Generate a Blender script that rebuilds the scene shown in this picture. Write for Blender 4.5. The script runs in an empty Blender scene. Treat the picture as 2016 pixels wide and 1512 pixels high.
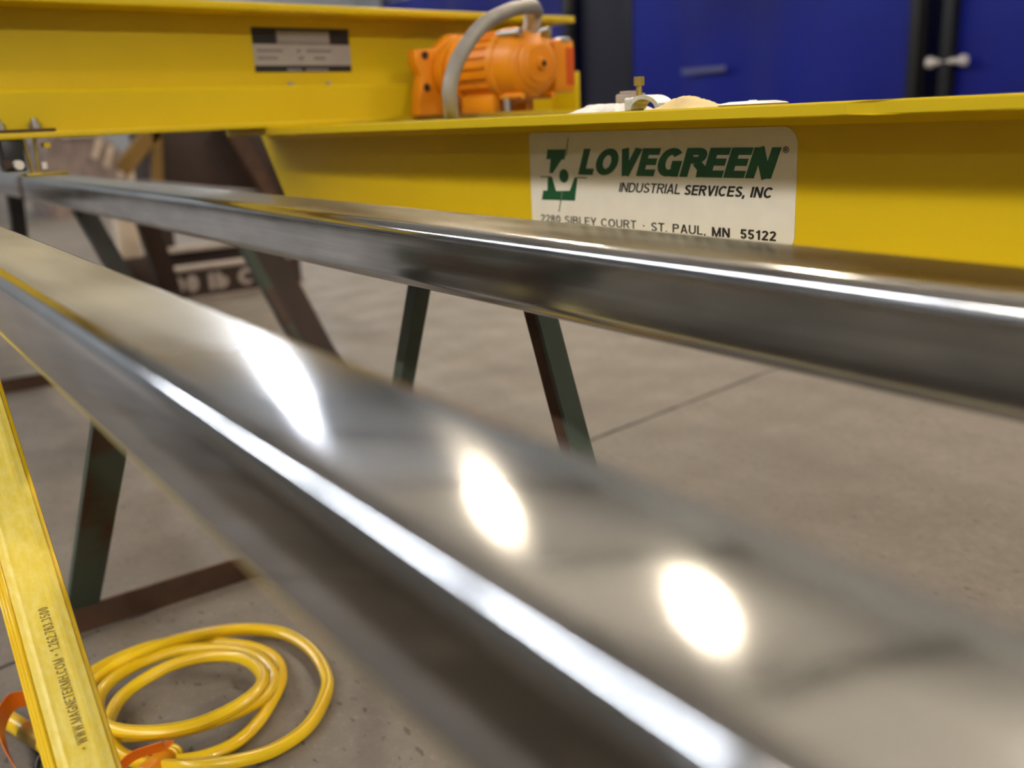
import bpy, bmesh, math, random
from mathutils import Vector, Matrix
random.seed(7)
S = bpy.context.scene
COL = S.collection

# ------------------------------------------------------------------ camera
CAM_H = 0.9564
cam_d = bpy.data.cameras.new('camera'); cam = bpy.data.objects.new('camera', cam_d); COL.objects.link(cam)
Rm = Matrix(((0.5901054, -0.1957555, 0.7832339), (0.8061153, 0.1959853, -0.5583617), (-0.0442000, 0.9608692, 0.2734535)))
cam.matrix_world = Matrix.Translation((0, 0, CAM_H)) @ Rm.to_4x4()
cam_d.sensor_width = 36; cam_d.lens = 33.01; cam_d.clip_start = 0.02; cam_d.clip_end = 120
cam_d.dof.use_dof = True; cam_d.dof.focus_distance = 1.16; cam_d.dof.aperture_fstop = 2.6
S.camera = cam

# ------------------------------------------------------------------ world, view
w = bpy.data.worlds.new('world'); S.world = w; w.use_nodes = True
w.node_tree.nodes['Background'].inputs[0].default_value = (0.5, 0.52, 0.55, 1)
w.node_tree.nodes['Background'].inputs[1].default_value = 0.05
S.view_settings.view_transform = 'Standard'; S.view_settings.look = 'None'
S.view_settings.gamma = 1; S.view_settings.use_curve_mapping = False
S.view_settings.exposure = 1.02

LAMP_Z = 6.5
# high-bay lamps of the hall: (x, y, warm?) in rows along the tubes
LAMPS = [(-6.8, 7.25, 1), (-11.18, 7.3, 1), (-18.6, 7.34, 0), (-2.4, 7.25, 1), (2.0, 7.25, 1),
         (-20.0, -5.2, 0), (-15.6, -5.2, 0), (-11.2, -5.2, 0), (-6.8, -5.2, 0), (-2.4, -5.2, 1), (2.0, -5.2, 1), (6.4, -5.2, 1),
         (-6.8, -11.5, 0), (-2.4, -11.5, 1), (2.0, -11.5, 0), (6.4, -11.5, 1),
         (10.8, -5.2, 1), (10.8, 1.0, 1)]
LAMP_POWER = {7: 225.0, -5: 34.0, -12: 7.0, 1: 300.0}
S.cycles.max_bounces = 6; S.cycles.diffuse_bounces = 3; S.cycles.glossy_bounces = 4; S.cycles.transmission_bounces = 2
S.cycles.use_light_tree = False; S.cycles.caustics_reflective = False; S.cycles.caustics_refractive = False

# ------------------------------------------------------------------ materials
def rgb(r, g, b):
    f = lambda c: ((c / 255) / 12.92 if c / 255 <= .04045 else ((c / 255 + .055) / 1.055) ** 2.4)
    return (f(r), f(g), f(b), 1)
MATS = {}
def mat(name, c1, c2=None, rough=.5, metal=0., scale=8., detail=4., bump=0., bscale=None, stretch=(1, 1, 1), lo=.35, hi=.65, rough2=None, coat=0., spec=.5, aniso=0.):
    if name in MATS: return MATS[name]
    m = bpy.data.materials.new(name); m.use_nodes = True; MATS[name] = m
    nt = m.node_tree; N = nt.nodes; L = nt.links; b = N['Principled BSDF']
    b.inputs['Roughness'].default_value = rough; b.inputs['Metallic'].default_value = metal
    b.inputs['Coat Weight'].default_value = coat; b.inputs['Specular IOR Level'].default_value = spec
    if aniso: b.inputs['Anisotropic'].default_value = aniso
    tc = N.new('ShaderNodeTexCoord'); mp = N.new('ShaderNodeMapping'); mp.inputs['Scale'].default_value = stretch
    L.new(tc.outputs['Object'], mp.inputs['Vector'])
    n = N.new('ShaderNodeTexNoise'); n.inputs['Scale'].default_value = scale; n.inputs['Detail'].default_value = detail
    L.new(mp.outputs[0], n.inputs['Vector'])
    mr = N.new('ShaderNodeMapRange'); mr.inputs[1].default_value = lo; mr.inputs[2].default_value = hi
    L.new(n.outputs['Fac'], mr.inputs[0])
    mx = N.new('ShaderNodeMix'); mx.data_type = 'RGBA'
    mx.inputs[6].default_value = c1; mx.inputs[7].default_value = c2 or c1
    L.new(mr.outputs[0], mx.inputs[0]); L.new(mx.outputs[2], b.inputs['Base Color'])
    if rough2 is not None:
        r = N.new('ShaderNodeMapRange'); r.inputs[3].default_value = rough; r.inputs[4].default_value = rough2
        L.new(mr.outputs[0], r.inputs[0]); L.new(r.outputs[0], b.inputs['Roughness'])
    if bump:
        n2 = N.new('ShaderNodeTexNoise'); n2.inputs['Scale'].default_value = bscale or scale * 6; n2.inputs['Detail'].default_value = 5
        L.new(mp.outputs[0], n2.inputs['Vector'])
        bp = N.new('ShaderNodeBump'); bp.inputs['Strength'].default_value = bump; bp.inputs['Distance'].default_value = .004
        L.new(n2.outputs['Fac'], bp.inputs['Height']); L.new(bp.outputs[0], b.inputs['Normal'])
    return m

M_yellow = mat('yellow_paint', (.61, .435, .006, 1), (.65, .47, .008, 1), .42, scale=3, bump=.06, bscale=160, spec=.35)
M_orange = mat('orange_paint', (.72, .235, .004, 1), (.78, .28, .006, 1), .4, scale=9, bump=.05, bscale=90)
M_trestle = mat('trestle_paint', (.040, .055, .042, 1), (.045, .022, .012, 1), .7, scale=5, lo=.48, hi=.56, bump=.3, bscale=60)
M_green = mat('green_grey_paint', (.050, .070, .054, 1), (.066, .086, .066, 1), .55, scale=9, bump=.2, bscale=60)
M_rust = mat('rusty_steel', (.075, .034, .016, 1), (.042, .019, .010, 1), .8, scale=11, bump=.4, bscale=70)
M_darkrust = mat('dark_brown_paint', (.022, .010, .006, 1), (.032, .014, .007, 1), .7, scale=7, bump=.2)
M_yellow_shaded = mat('yellow_paint_shaded', (.20, .11, .012, 1), (.14, .075, .010, 1), .6, scale=4)  # yellow of the bench braces, darkened to carry the shade they stand in
M_black = mat('black_plastic', (.010, .010, .011, 1), (.015, .015, .016, 1), .4, scale=9)
M_white_sign = mat('white_vinyl', (.70, .68, .64, 1), (.74, .72, .68, 1), .45, scale=30, bump=.05, bscale=220)
M_green_ink = mat('green_ink', (.004, .075, .028, 1), (.005, .085, .032, 1), .45)
M_black_ink = mat('black_ink', (.008, .008, .010, 1), (.01, .01, .012, 1), .5)
M_grey_ink = mat('grey_line', (.12, .15, .13, 1), None, .5)
M_label_grey = mat('label_grey', (.36, .34, .35, 1), (.40, .38, .38, 1), .5, scale=20)
M_label_dark = mat('label_dark_grey_ink', (.20, .19, .20, 1), (.24, .23, .24, 1), .5)
M_bar = mat('yellow_pvc', (.80, .62, .075, 1), (.86, .72, .18, 1), .32, scale=10, stretch=(.5, 14, 14), bump=.10, bscale=60, coat=.25)
M_print = mat('grey_brown_print', (.26, .19, .045, 1), (.30, .22, .06, 1), .5, scale=60)
M_cable = mat('yellow_cable', (.78, .50, .006, 1), (.82, .56, .012, 1), .3, scale=14, coat=.2)
M_cable_line = mat('cable_rib', (.30, .17, .004, 1), (.36, .20, .006, 1), .4)
M_tape = mat('orange_tape', (.80, .16, .008, 1), (.86, .20, .012, 1), .38, scale=20)
M_conduit = mat('grey_conduit', (.21, .195, .185, 1), (.26, .245, .235, 1), .5, scale=30)
M_whitewrap = mat('white_wrap', (.70, .69, .68, 1), (.52, .50, .50, 1), .45, scale=60, bump=.3, bscale=80)
M_zinc = mat('zinc_steel', (.55, .55, .54, 1), (.42, .42, .42, 1), .35, metal=.9, scale=40)
M_brass = mat('yellow_zinc_rod', (.50, .38, .10, 1), (.40, .30, .08, 1), .38, metal=.8, scale=40)
M_galv = mat('galvanised_casting', (.66, .66, .64, 1), (.50, .50, .48, 1), .42, metal=.5, scale=60)
M_tan = mat('tan_paper', (.80, .60, .24, 1), (.66, .50, .26, 1), .7, scale=30, bump=.2)
M_pale = mat('pale_plastic', (.74, .70, .66, 1), None, .4)
M_blue = mat('blue_vinyl', (.003, .006, .20, 1), (.005, .018, .33, 1), .34, scale=.8, coat=.2, spec=.4)
M_navy = mat('black_vinyl', (.008, .008, .020, 1), (.010, .010, .026, 1), .45, scale=2)
M_post = mat('dark_steel_post', (.012, .012, .012, 1), None, .45, metal=.2)
M_beamgrey = mat('worn_grey_flange', (.36, .30, .26, 1), (.28, .23, .20, 1), .6, scale=12)
M_letter = mat('grey_stencil_paint', (.40, .34, .30, 1), (.34, .29, .26, 1), .6, scale=25)
M_bale = mat('brown_film_wrap', (.17, .125, .115, 1), (.26, .20, .17, 1), .35, scale=5, stretch=(1, 3, 1), bump=.3, bscale=12)
M_slat = mat('pale_board', (.62, .52, .40, 1), (.48, .38, .29, 1), .6, scale=6)
M_wall = mat('wall_paint', (.34, .35, .36, 1), (.28, .29, .30, 1), .7, scale=.6)
M_ceiling = mat('ceiling_deck', (.80, .80, .79, 1), (.72, .72, .71, 1), .7, scale=.5)
M_joist = mat('grey_joist', (.20, .20, .20, 1), None, .6)
M_house = mat('lamp_housing', (.30, .30, .31, 1), None, .5, metal=.3)
M_joint = mat('joint_dirt', (.030, .024, .020, 1), (.05, .04, .035, 1), .9, scale=40)

def emit(name, col, s):
    m = bpy.data.materials.new(name); m.use_nodes = True; nt = m.node_tree
    nt.nodes.remove(nt.nodes['Principled BSDF']); e = nt.nodes.new('ShaderNodeEmission')
    e.inputs[0].default_value = col; e.inputs[1].default_value = s
    nt.links.new(e.outputs[0], nt.nodes['Material Output'].inputs[0]); return m

def steel(name, stain, r0, r1, ks):
    """bright mill-finish steel: fine drawn streaks along x, cloudy roughness, ochre water stains"""
    m = bpy.data.materials.new(name); m.use_nodes = True; nt = m.node_tree; N = nt.nodes; L = nt.links; b = N['Principled BSDF']
    b.inputs['Metallic'].default_value = 1
    tc = N.new('ShaderNodeTexCoord')
    def noise(scale, st, det=4, w=0):
        mp = N.new('ShaderNodeMapping'); mp.inputs['Scale'].default_value = st; mp.inputs['Location'].default_value = (w, w * .7, 0)
        L.new(tc.outputs['Object'], mp.inputs[0]); n = N.new('ShaderNodeTexNoise'); n.inputs['Scale'].default_value = scale
        n.inputs['Detail'].default_value = det; L.new(mp.outputs[0], n.inputs[0]); return n.outputs['Fac']
    def rng(s, a, c, d, e):
        r = N.new('ShaderNodeMapRange'); L.new(s, r.inputs[0])
        for i, v in enumerate((a, c, d, e)): r.inputs[i + 1].default_value = v
        return r.outputs[0]
    streak = noise(60, (.06, 3, 3), 3)
    cloud = noise(5, (1.2, 6, 6), 4, 3)
    st = noise(3, (1, 4, 4), 2, stain)
    mx = N.new('ShaderNodeMix'); mx.data_type = 'RGBA'; mx.inputs[6].default_value = (.46, .465, .475, 1); mx.inputs[7].default_value = (.53, .535, .545, 1)
    L.new(rng(streak, .35, .65, 0, 1), mx.inputs[0])
    mx2 = N.new('ShaderNodeMix'); mx2.data_type = 'RGBA'; mx2.inputs[7].default_value = (.42, .385, .27, 1)
    hz = N.new('ShaderNodeMix'); hz.data_type = 'RGBA'; hz.blend_type = 'MULTIPLY'; hz.inputs[0].default_value = 1
    gz = N.new('ShaderNodeCombineColor'); hv = rng(noise(4.5, (1.6, 5, 5), 2, 11), .3, .7, .88, 1.22)
    for q_ in range(3): L.new(hv, gz.inputs[q_])
    L.new(mx.outputs[2], hz.inputs[6]); L.new(gz.outputs[0], hz.inputs[7]); L.new(hz.outputs[2], mx2.inputs[6])
    # stains sit on the far stretch of the tube (object x below -0.6)
    sx = N.new('ShaderNodeSeparateXYZ'); L.new(tc.outputs['Object'], sx.inputs[0])
    far = rng(sx.outputs[0], -.38, -.80, .0, 1)
    mu = N.new('ShaderNodeMath'); mu.operation = 'MULTIPLY'; L.new(rng(st, .2, .7, .35, 1), mu.inputs[0]); geo = N.new('ShaderNodeNewGeometry'); sn = N.new('ShaderNodeSeparateXYZ'); L.new(geo.outputs['True Normal'], sn.inputs[0])
    topm = N.new('ShaderNodeMath'); topm.operation = 'MULTIPLY'; L.new(rng(sn.outputs[2], .96, 1., .05, 1), topm.inputs[0]); L.new(far, topm.inputs[1])
    L.new(topm.outputs[0], mu.inputs[1])
    L.new(mu.outputs[0], mx2.inputs[0]); L.new(rng(mu.outputs[0], 0, 1, 1, .72), b.inputs['Metallic']); L.new(mx2.outputs[2], b.inputs['Base Color'])
    ad = N.new('ShaderNodeMath'); ad.operation = 'ADD'; L.new(rng(cloud, .2, .8, r0, r1), ad.inputs[0])
    mu2 = N.new('ShaderNodeMath'); mu2.operation = 'MULTIPLY'; L.new(mu.outputs[0], mu2.inputs[0]); mu2.inputs[1].default_value = ks
    L.new(mu2.outputs[0], ad.inputs[1]); L.new(ad.outputs[0], b.inputs['Roughness'])
    bp = N.new('ShaderNodeBump'); bp.inputs['Strength'].default_value = .10; bp.inputs['Distance'].default_value = .002
    L.new(noise(7, (.7, 2, 2), 2, 5), bp.inputs['Height'])
    bp2 = N.new('ShaderNodeBump'); bp2.inputs['Strength'].default_value = .05; bp2.inputs['Distance'].default_value = .001
    L.new(streak, bp2.inputs['Height']); L.new(bp.outputs[0], bp2.inputs['Normal']); L.new(bp2.outputs[0], b.inputs['Normal'])
    return m

def concrete():
    m = bpy.data.materials.new('concrete'); m.use_nodes = True; nt = m.node_tree; N = nt.nodes; L = nt.links; b = N['Principled BSDF']
    tc = N.new('ShaderNodeTexCoord')
    def noise(scale, det, rough=.5, st=(1, 1, 1)):
        mp = N.new('ShaderNodeMapping'); mp.inputs['Scale'].default_value = st; L.new(tc.outputs['Object'], mp.inputs[0])
        n = N.new('ShaderNodeTexNoise'); n.inputs['Scale'].default_value = scale; n.inputs['Detail'].default_value = det; n.inputs['Roughness'].default_value = rough
        L.new(mp.outputs[0], n.inputs[0]); return n.outputs['Fac']
    def rng(s, a, c, d, e):
        r = N.new('ShaderNodeMapRange'); L.new(s, r.inputs[0])
        for i, v in enumerate((a, c, d, e)): r.inputs[i + 1].default_value = v
        return r.outputs[0]
    def mix(f, a, c):
        x = N.new('ShaderNodeMix'); x.data_type = 'RGBA'; L.new(f, x.inputs[0])
        for i, v in ((6, a), (7, c)):
            if isinstance(v, tuple): x.inputs[i].default_value = v
            else: L.new(v, x.inputs[i])
        return x.outputs[2]
    base = mix(rng(noise(1.3, 6, .6), .3, .7, 0, 1), (.126, .106, .088, 1), (.196, .169, .142, 1))
    fine = mix(rng(noise(26, 6, .7), .38, .62, 0, .55), base, (.128, .107, .088, 1))
    light = mix(rng(noise(60, 5, .7), .55, .75, 0, .4), fine, (.34, .30, .25, 1))
    pit = noise(34, 3, .55, (1.0, 2.2, 1))
    pm = rng(pit, .625, .675, 0, .8)
    out = mix(pm, light, (.055, .043, .035, 1))
    L.new(out, b.inputs['Base Color'])
    L.new(rng(noise(5, 4), .3, .7, .48, .7), b.inputs['Roughness'])
    bp = N.new('ShaderNodeBump'); bp.inputs['Strength'].default_value = .25; bp.inputs['Distance'].default_value = .003; bp.invert = True
    L.new(pm, bp.inputs['Height'])
    bp2 = N.new('ShaderNodeBump'); bp2.inputs['Strength'].default_value = .15; bp2.inputs['Distance'].default_value = .002
    L.new(noise(90, 5, .7), bp2.inputs['Height']); L.new(bp.outputs[0], bp2.inputs['Normal']); L.new(bp2.outputs[0], b.inputs['Normal'])
    return m
M_conc = concrete()

# ------------------------------------------------------------------ mesh helpers
class MB:
    def __init__(s): s.v = []; s.f = []
    def add(s, v, f):
        o = len(s.v); s.v += [tuple(p) for p in v]; s.f += [tuple(i + o for i in q) for q in f]; return s
    def box(s, x0, x1, y0, y1, z0, z1):
        v = [(x, y, z) for z in (z0, z1) for y in (y0, y1) for x in (x0, x1)]
        return s.add(v, [(0, 2, 3, 1), (4, 5, 7, 6), (0, 1, 5, 4), (2, 6, 7, 3), (0, 4, 6, 2), (1, 3, 7, 5)])
    def prism(s, poly, axis, a, b):
        """polygon (two coords) pushed from a to b along axis 0/1/2"""
        n = len(poly)
        def P(p, t): return [(t, p[0], p[1]), (p[0], t, p[1]), (p[0], p[1], t)][axis]
        v = [P(p, a) for p in poly] + [P(p, b) for p in poly]
        f = [tuple(range(n))[::-1], tuple(range(n, 2 * n))] + [(i, (i + 1) % n, n + (i + 1) % n, n + i) for i in range(n)]
        return s.add(v, f)
    def beam(s, p, q, prof, up=(0, 0, 1)):
        """profile (x,y list) swept straight from p to q; y of the profile follows up"""
        p = Vector(p); q = Vector(q); d = (q - p).normalized(); x = d.cross(Vector(up)).normalized(); y = x.cross(d)
        n = len(prof); v = [p + x * a + y * b for a, b in prof] + [q + x * a + y * b for a, b in prof]
        return s.add(v, [tuple(range(n))[::-1], tuple(range(n, 2 * n))] + [(i, (i + 1) % n, n + (i + 1) % n, n + i) for i in range(n)])
    def cyl(s, p, q, r, r2=None, n=20):
        p = Vector(p); q = Vector(q); d = (q - p).normalized()
        up = Vector((0, 0, 1)) if abs(d.z) < .9 else Vector((1, 0, 0))
        x = d.cross(up).normalized(); y = x.cross(d); r2 = r if r2 is None else r2
        A = [2 * math.pi * i / n for i in range(n)]
        v = [p + (x * math.cos(a) + y * math.sin(a)) * r for a in A] + [q + (x * math.cos(a) + y * math.sin(a)) * r2 for a in A]
        return s.add(v, [tuple(range(n))[::-1], tuple(range(n, 2 * n))] + [(i, (i + 1) % n, n + (i + 1) % n, n + i) for i in range(n)])
    def lathe(s, p, axis, prof, n=28):
        """prof: (distance along axis, radius)"""
        p = Vector(p); d = Vector(axis).normalized(); up = Vector((0, 0, 1)) if abs(d.z) < .9 else Vector((1, 0, 0))
        x = d.cross(up).normalized(); y = x.cross(d); v = []; f = []
        for t, r in prof:
            v += [p + d * t + (x * math.cos(2 * math.pi * i / n) + y * math.sin(2 * math.pi * i / n)) * max(r, 1e-4) for i in range(n)]
        for k in range(len(prof) - 1):
            f += [(k * n + i, k * n + (i + 1) % n, (k + 1) * n + (i + 1) % n, (k + 1) * n + i) for i in range(n)]
        f += [tuple(range(n))[::-1], tuple(range((len(prof) - 1) * n, len(prof) * n))]
        return s.add(v, f)
    def tube(s, pts, r, n=12, sub=6, prof=None, ang=None):
        pts = smooth([Vector(p) for p in pts], sub)
        up = Vector((0, 0, 1)); v = []; f = []; prev = None
        N = n if prof is None else len(prof)
        for i, p in enumerate(pts):
            t = (pts[min(i + 1, len(pts) - 1)] - pts[max(i - 1, 0)]).normalized()
            if prev is None:
                prev = t.cross(up if abs(t.z) < .9 else Vector((1, 0, 0))).normalized()
            x = (prev - t * prev.dot(t)).normalized(); prev = x; y = x.cross(t)
            if prof is None: v += [p + (x * math.cos(2 * math.pi * k / n) + y * math.sin(2 * math.pi * k / n)) * r for k in range(n)]
            else: v += [p + x * a + y * b for a, b in prof]
        for i in range(len(pts) - 1):
            f += [(i * N + k, i * N + (k + 1) % N, (i + 1) * N + (k + 1) % N, (i + 1) * N + k) for k in range(N)]
        f += [tuple(range(N))[::-1], tuple(range((len(pts) - 1) * N, len(pts) * N))]
        return s.add(v, f)
    def mesh(s, name, m, smooth_=False, bevel=0., origin=(0, 0, 0)):
        o = Vector(origin); me = bpy.data.meshes.new(name); me.from_pydata([Vector(p) - o for p in s.v], [], s.f); me.validate()
        bm = bmesh.new(); bm.from_mesh(me); bmesh.ops.recalc_face_normals(bm, faces=bm.faces)
        if bevel:
            ed = [e for e in bm.edges if len(e.link_faces) == 2 and e.calc_face_angle(0) > .6]
            bmesh.ops.bevel(bm, geom=ed, offset=bevel, segments=2, profile=.5, affect='EDGES', clamp_overlap=True)
        bm.to_mesh(me); bm.free()
        if smooth_ or bevel:
            for p in me.polygons: p.use_smooth = True
            try: me.set_sharp_from_angle(angle=math.radians(38))
            except Exception: pass
        me.materials.append(m); return me
    def build(s, name, m, parent=None, smooth_=False, bevel=0., origin=None):
        og = origin if origin is not None else (tuple(parent['_o']) if parent is not None and '_o' in parent.keys() else (0, 0, 0))
        ob = bpy.data.objects.new(name, s.mesh(name, m, smooth_, bevel, og)); COL.objects.link(ob)
        if parent is not None: ob.parent = parent
        return ob

def smooth(P, sub):
    out = []
    for i in range(len(P) - 1):
        a, b, c, d = P[max(i - 1, 0)], P[i], P[i + 1], P[min(i + 2, len(P) - 1)]
        for k in range(sub):
            t = k / sub
            out.append(.5 * ((2 * b) + (c - a) * t + (2 * a - 5 * b + 4 * c - d) * t * t + (3 * b - a - 3 * c + d) * t ** 3))
    out.append(P[-1]); return out

def tag(o, label, cat, group=None):
    o['label'] = label; o['category'] = cat
    if group: o['group'] = group
    return o
def thing(name, label, cat, o=(0, 0, 0), yaw=0., group=None):
    """Empty at the thing's base; o is given in the frame turned by yaw about the world origin; parts are built in that frame"""
    e = bpy.data.objects.new(name, None); COL.objects.link(e); e.empty_display_size = .1
    e.location = Matrix.Rotation(yaw, 3, 'Z') @ Vector(o); e.rotation_euler = (0, 0, yaw); e['_o'] = tuple(o)
    return tag(e, label, cat, group)
def struct(o): o['kind'] = 'structure'; return o
def sub(part, parent, child_mb, name, m, **k):
    """sub-part: built in the same frame as the parent thing"""
    og = tuple(parent['_o']); ob = child_mb.build(name, m, None, origin=og, **k); ob.parent = part; return ob

# a plain grotesque alphabet drawn as stroked centre lines
def arc(cx, cy, rx, ry, a0, a1, n=14):
    return [(cx + rx * math.cos(math.radians(a0 + (a1 - a0) * k / n)), cy + ry * math.sin(math.radians(a0 + (a1 - a0) * k / n))) for k in range(n + 1)]
def glyph(c, s):
    """strokes [(points, closed)] and advance width; cap height 1, stroke width s"""
    h = s / 2; t = 1 - h
    def oval(w, y0=0., y1=1.): return (arc(w / 2, (y0 + y1) / 2, w / 2 - h, (y1 - y0) / 2 - h, 90, 450, 28)[:-1], True)
    V = lambda x: ([(x, 0), (x, 1)], False)
    H = lambda x0, x1, y: ([(x0, y), (x1, y)], False)
    if c == ' ': return [], .30
    if c == 'I': return [V(h)], s
    if c == 'L': return [V(h), H(0, .54, h)], .54
    if c == 'T': return [V(.31), H(0, .62, t)], .62
    if c == 'E': return [V(h), H(h, .58, h), H(h, .58, t), H(h, .55, .52)], .58
    if c == 'F': return [V(h), H(h, .55, t), H(h, .5, .5)], .55
    if c == 'H': return [V(h), V(.68 - h), H(h, .68 - h, .52)], .68
    if c == 'N': return [V(h), V(.70 - h), ([(h * 1.05, 1), (.70 - h * 1.05, 0)], False)], .70
    if c == 'M': return [V(h), V(.84 - h), ([(h, 1), (.42, .02), (.84 - h, 1)], False)], .84
    if c == 'V': return [([(h * .9, 1), (.34, 0)], False), ([(.68 - h * .9, 1), (.34, 0)], False)], .68
    if c == 'W': return [([(h * .9, 1), (.27, 0)], False), ([(.27, 0), (.48, 1)], False), ([(.48, 1), (.69, 0)], False), ([(.69, 0), (.96 - h * .9, 1)], False)], .96
    if c == 'A': return [([(h * .9, 0), (.35, 1)], False), ([(.70 - h * .9, 0), (.35, 1)], False), H(.15, .55, .30)], .70
    if c == 'K': return [V(h), ([(h, .36), (.62, 1)], False), ([(.24, .56), (.64, 0)], False)], .66
    if c == 'Y': return [([(h * .9, 1), (.33, .42)], False), ([(.66 - h * .9, 1), (.33, .42)], False), ([(.33, .45), (.33, 0)], False)], .66
    if c == 'O': return [oval(.78)], .78
    if c == 'U': return [([(h, 1)] + arc(.34, .32, .34 - h, .32 - h, 180, 360) + [(.68 - h, 1)], False)], .68
    if c == 'C': return [(arc(.38, .5, .38 - h, .5 - h, 42, 318, 26), False)], .72
    if c == 'G': return [(arc(.38, .5, .38 - h, .5 - h, 42, 322, 26), False), ([(.74 - h, .46), (.74 - h, 0)], False), H(.44, .74, .46 - h * .2)], .76
    if c == 'D': return [V(h), ([(h, t), (.30, t)] + arc(.30, .5, .40 - h, .5 - h, 90, -90) + [(h, h)], False)], .70
    if c in 'PR':
        g = [V(h), ([(h, t), (.38, t)] + arc(.38, .73, .27 - h, .27 - h, 90, -90) + [(h, .46 + h)], False)]
        if c == 'R': g.append(([(.40, .50), (.60, .30), (.63, 0)] if s > .19 else [(.36, .48), (.64 - h * .3, 0)], False))
        return g, .66
    if c == 'B': return [V(h), ([(h, t), (.36, t)] + arc(.36, .755, .25 - h, .245 - h, 90, -90) + [(h, .51 + h - h)], False), ([(h, .51), (.38, .51)] + arc(.38, .265, .27 - h, .265 - h, 90, -90) + [(h, h)], False)], .65
    if c == 'S':
        up_ = arc(.31, .735, .29 - h, .265 - h, 25, 215, 14); lo_ = arc(.31, .265, .31 - h, .265 - h, 35, -160, 14)
        return [(up_ + lo_, False)], .62
    if c == 'J': return [([(.44 - h, 1)] + arc(.22, .26, .22 - h, .26 - h, 0, -180), False)], .46
    if c == 'l': return [V(h)], s
    if c == 'b': return [V(h), oval(.56, 0, .74)], .56
    if c == '0': return [oval(.54)], .54
    if c == '1': return [([(.30, 0), (.30, 1)], False), ([(.06, .74), (.30, .86)], False)], .42
    if c == '2': return [(arc(.27, .72, .27 - h, .28 - h, 170, -30, 14) + [(h * 1.1, h)], False), H(0, .54, h)], .54
    if c == '3': return [(arc(.26, .745, .24 - h, .255 - h, 165, -80, 14), False), (arc(.26, .275, .27 - h, .275 - h, 80, -165, 14), False)], .54
    if c == '5': return [([(.50, t), (.13, t), (.09, .50)], False), (arc(.26, .32, .27 - h, .32 - h, 140, -160, 16), False)], .54
    if c == '6': return [oval(.54, 0, .62), (arc(.33, .5, .33 - h, .5 - h, 60, 195, 14), False)], .54
    if c == '7': return [H(0, .52, t), ([(.49, t), (.18, 0)], False)], .52
    if c == '8': return [oval(.54, 0, .56), oval(.50, .50, 1)], .54
    if c == '.': return [([(h, 0), (h, s * 1.05)], False)], s
    if c == ',': return [([(h, s), (h * .5, -s * .9)], False)], s
    if c == '\u2022': return [oval(.30 + 0, .35, .65)], .30
    return [V(h)], s
def stroke(pts, closed, s):
    """polyline -> strip of quads with mitred joints; returns left and right rows"""
    pts = [p for i, p in enumerate(pts) if i == 0 or math.hypot(p[0] - pts[i - 1][0], p[1] - pts[i - 1][1]) > 1e-4]
    n = len(pts); A = []; B = []
    for i in range(n):
        p = Vector(pts[i]); ds = []
        if closed or i > 0: ds.append((p - Vector(pts[i - 1])).normalized())
        if closed or i < n - 1: ds.append((Vector(pts[(i + 1) % n]) - p).normalized())
        d = (ds[0] + ds[-1]); d = d.normalized() if d.length > .2 else ds[0]
        nr = Vector((-d.y, d.x)); k = s / 2 / max(.45, abs(nr.dot(Vector((-ds[0].y, ds[0].x)))))
        A.append(p + nr * k); B.append(p - nr * k)
    return A, B
def textmesh(body, mapf, x0, x1, z0, cap, m, name, shear=0., bold=.14, thick=.0006, gap=.10):
    """lettering as thin solids fitted to width x0..x1 and cap height cap; mapf(u, v, w) -> frame coords"""
    x = 0.; strips = []
    for c in body:
        g, adv = glyph(c, bold)
        for pts, cl in g:
            A, B = stroke(pts, cl, bold); strips.append(([(p.x + x, p.y) for p in A], [(p.x + x, p.y) for p in B], cl))
        x += adv + gap
    allx = [p[0] + shear * p[1] for A, B, cl in strips for p in A + B]; mn, mx = min(allx), max(allx)
    f = lambda p, w_: mapf(x0 + (p[0] + shear * p[1] - mn) / (mx - mn) * (x1 - x0), z0 + p[1] * cap, w_)
    mb = MB(); eps = 0
    for A, B, cl in strips:
        n = len(A); eps = (eps + 1) % 4; tt = thick * (1 + .06 * eps)
        v = [f(p, tt) for p in A] + [f(p, tt) for p in B] + [f(p, 0) for p in A] + [f(p, 0) for p in B]; q = []
        for i in range(n if cl else n - 1):
            j = (i + 1) % n
            q += [(i, n + i, n + j, j), (2 * n + i, 2 * n + j, 3 * n + j, 3 * n + i), (i, j, 2 * n + j, 2 * n + i), (n + i, 3 * n + i, 3 * n + j, n + j)]
        if not cl: q += [(0, 2 * n, 3 * n, n), (n - 1, 2 * n - 1, 4 * n - 1, 3 * n - 1)]
        mb.add(v, q)
    return mb

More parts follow.
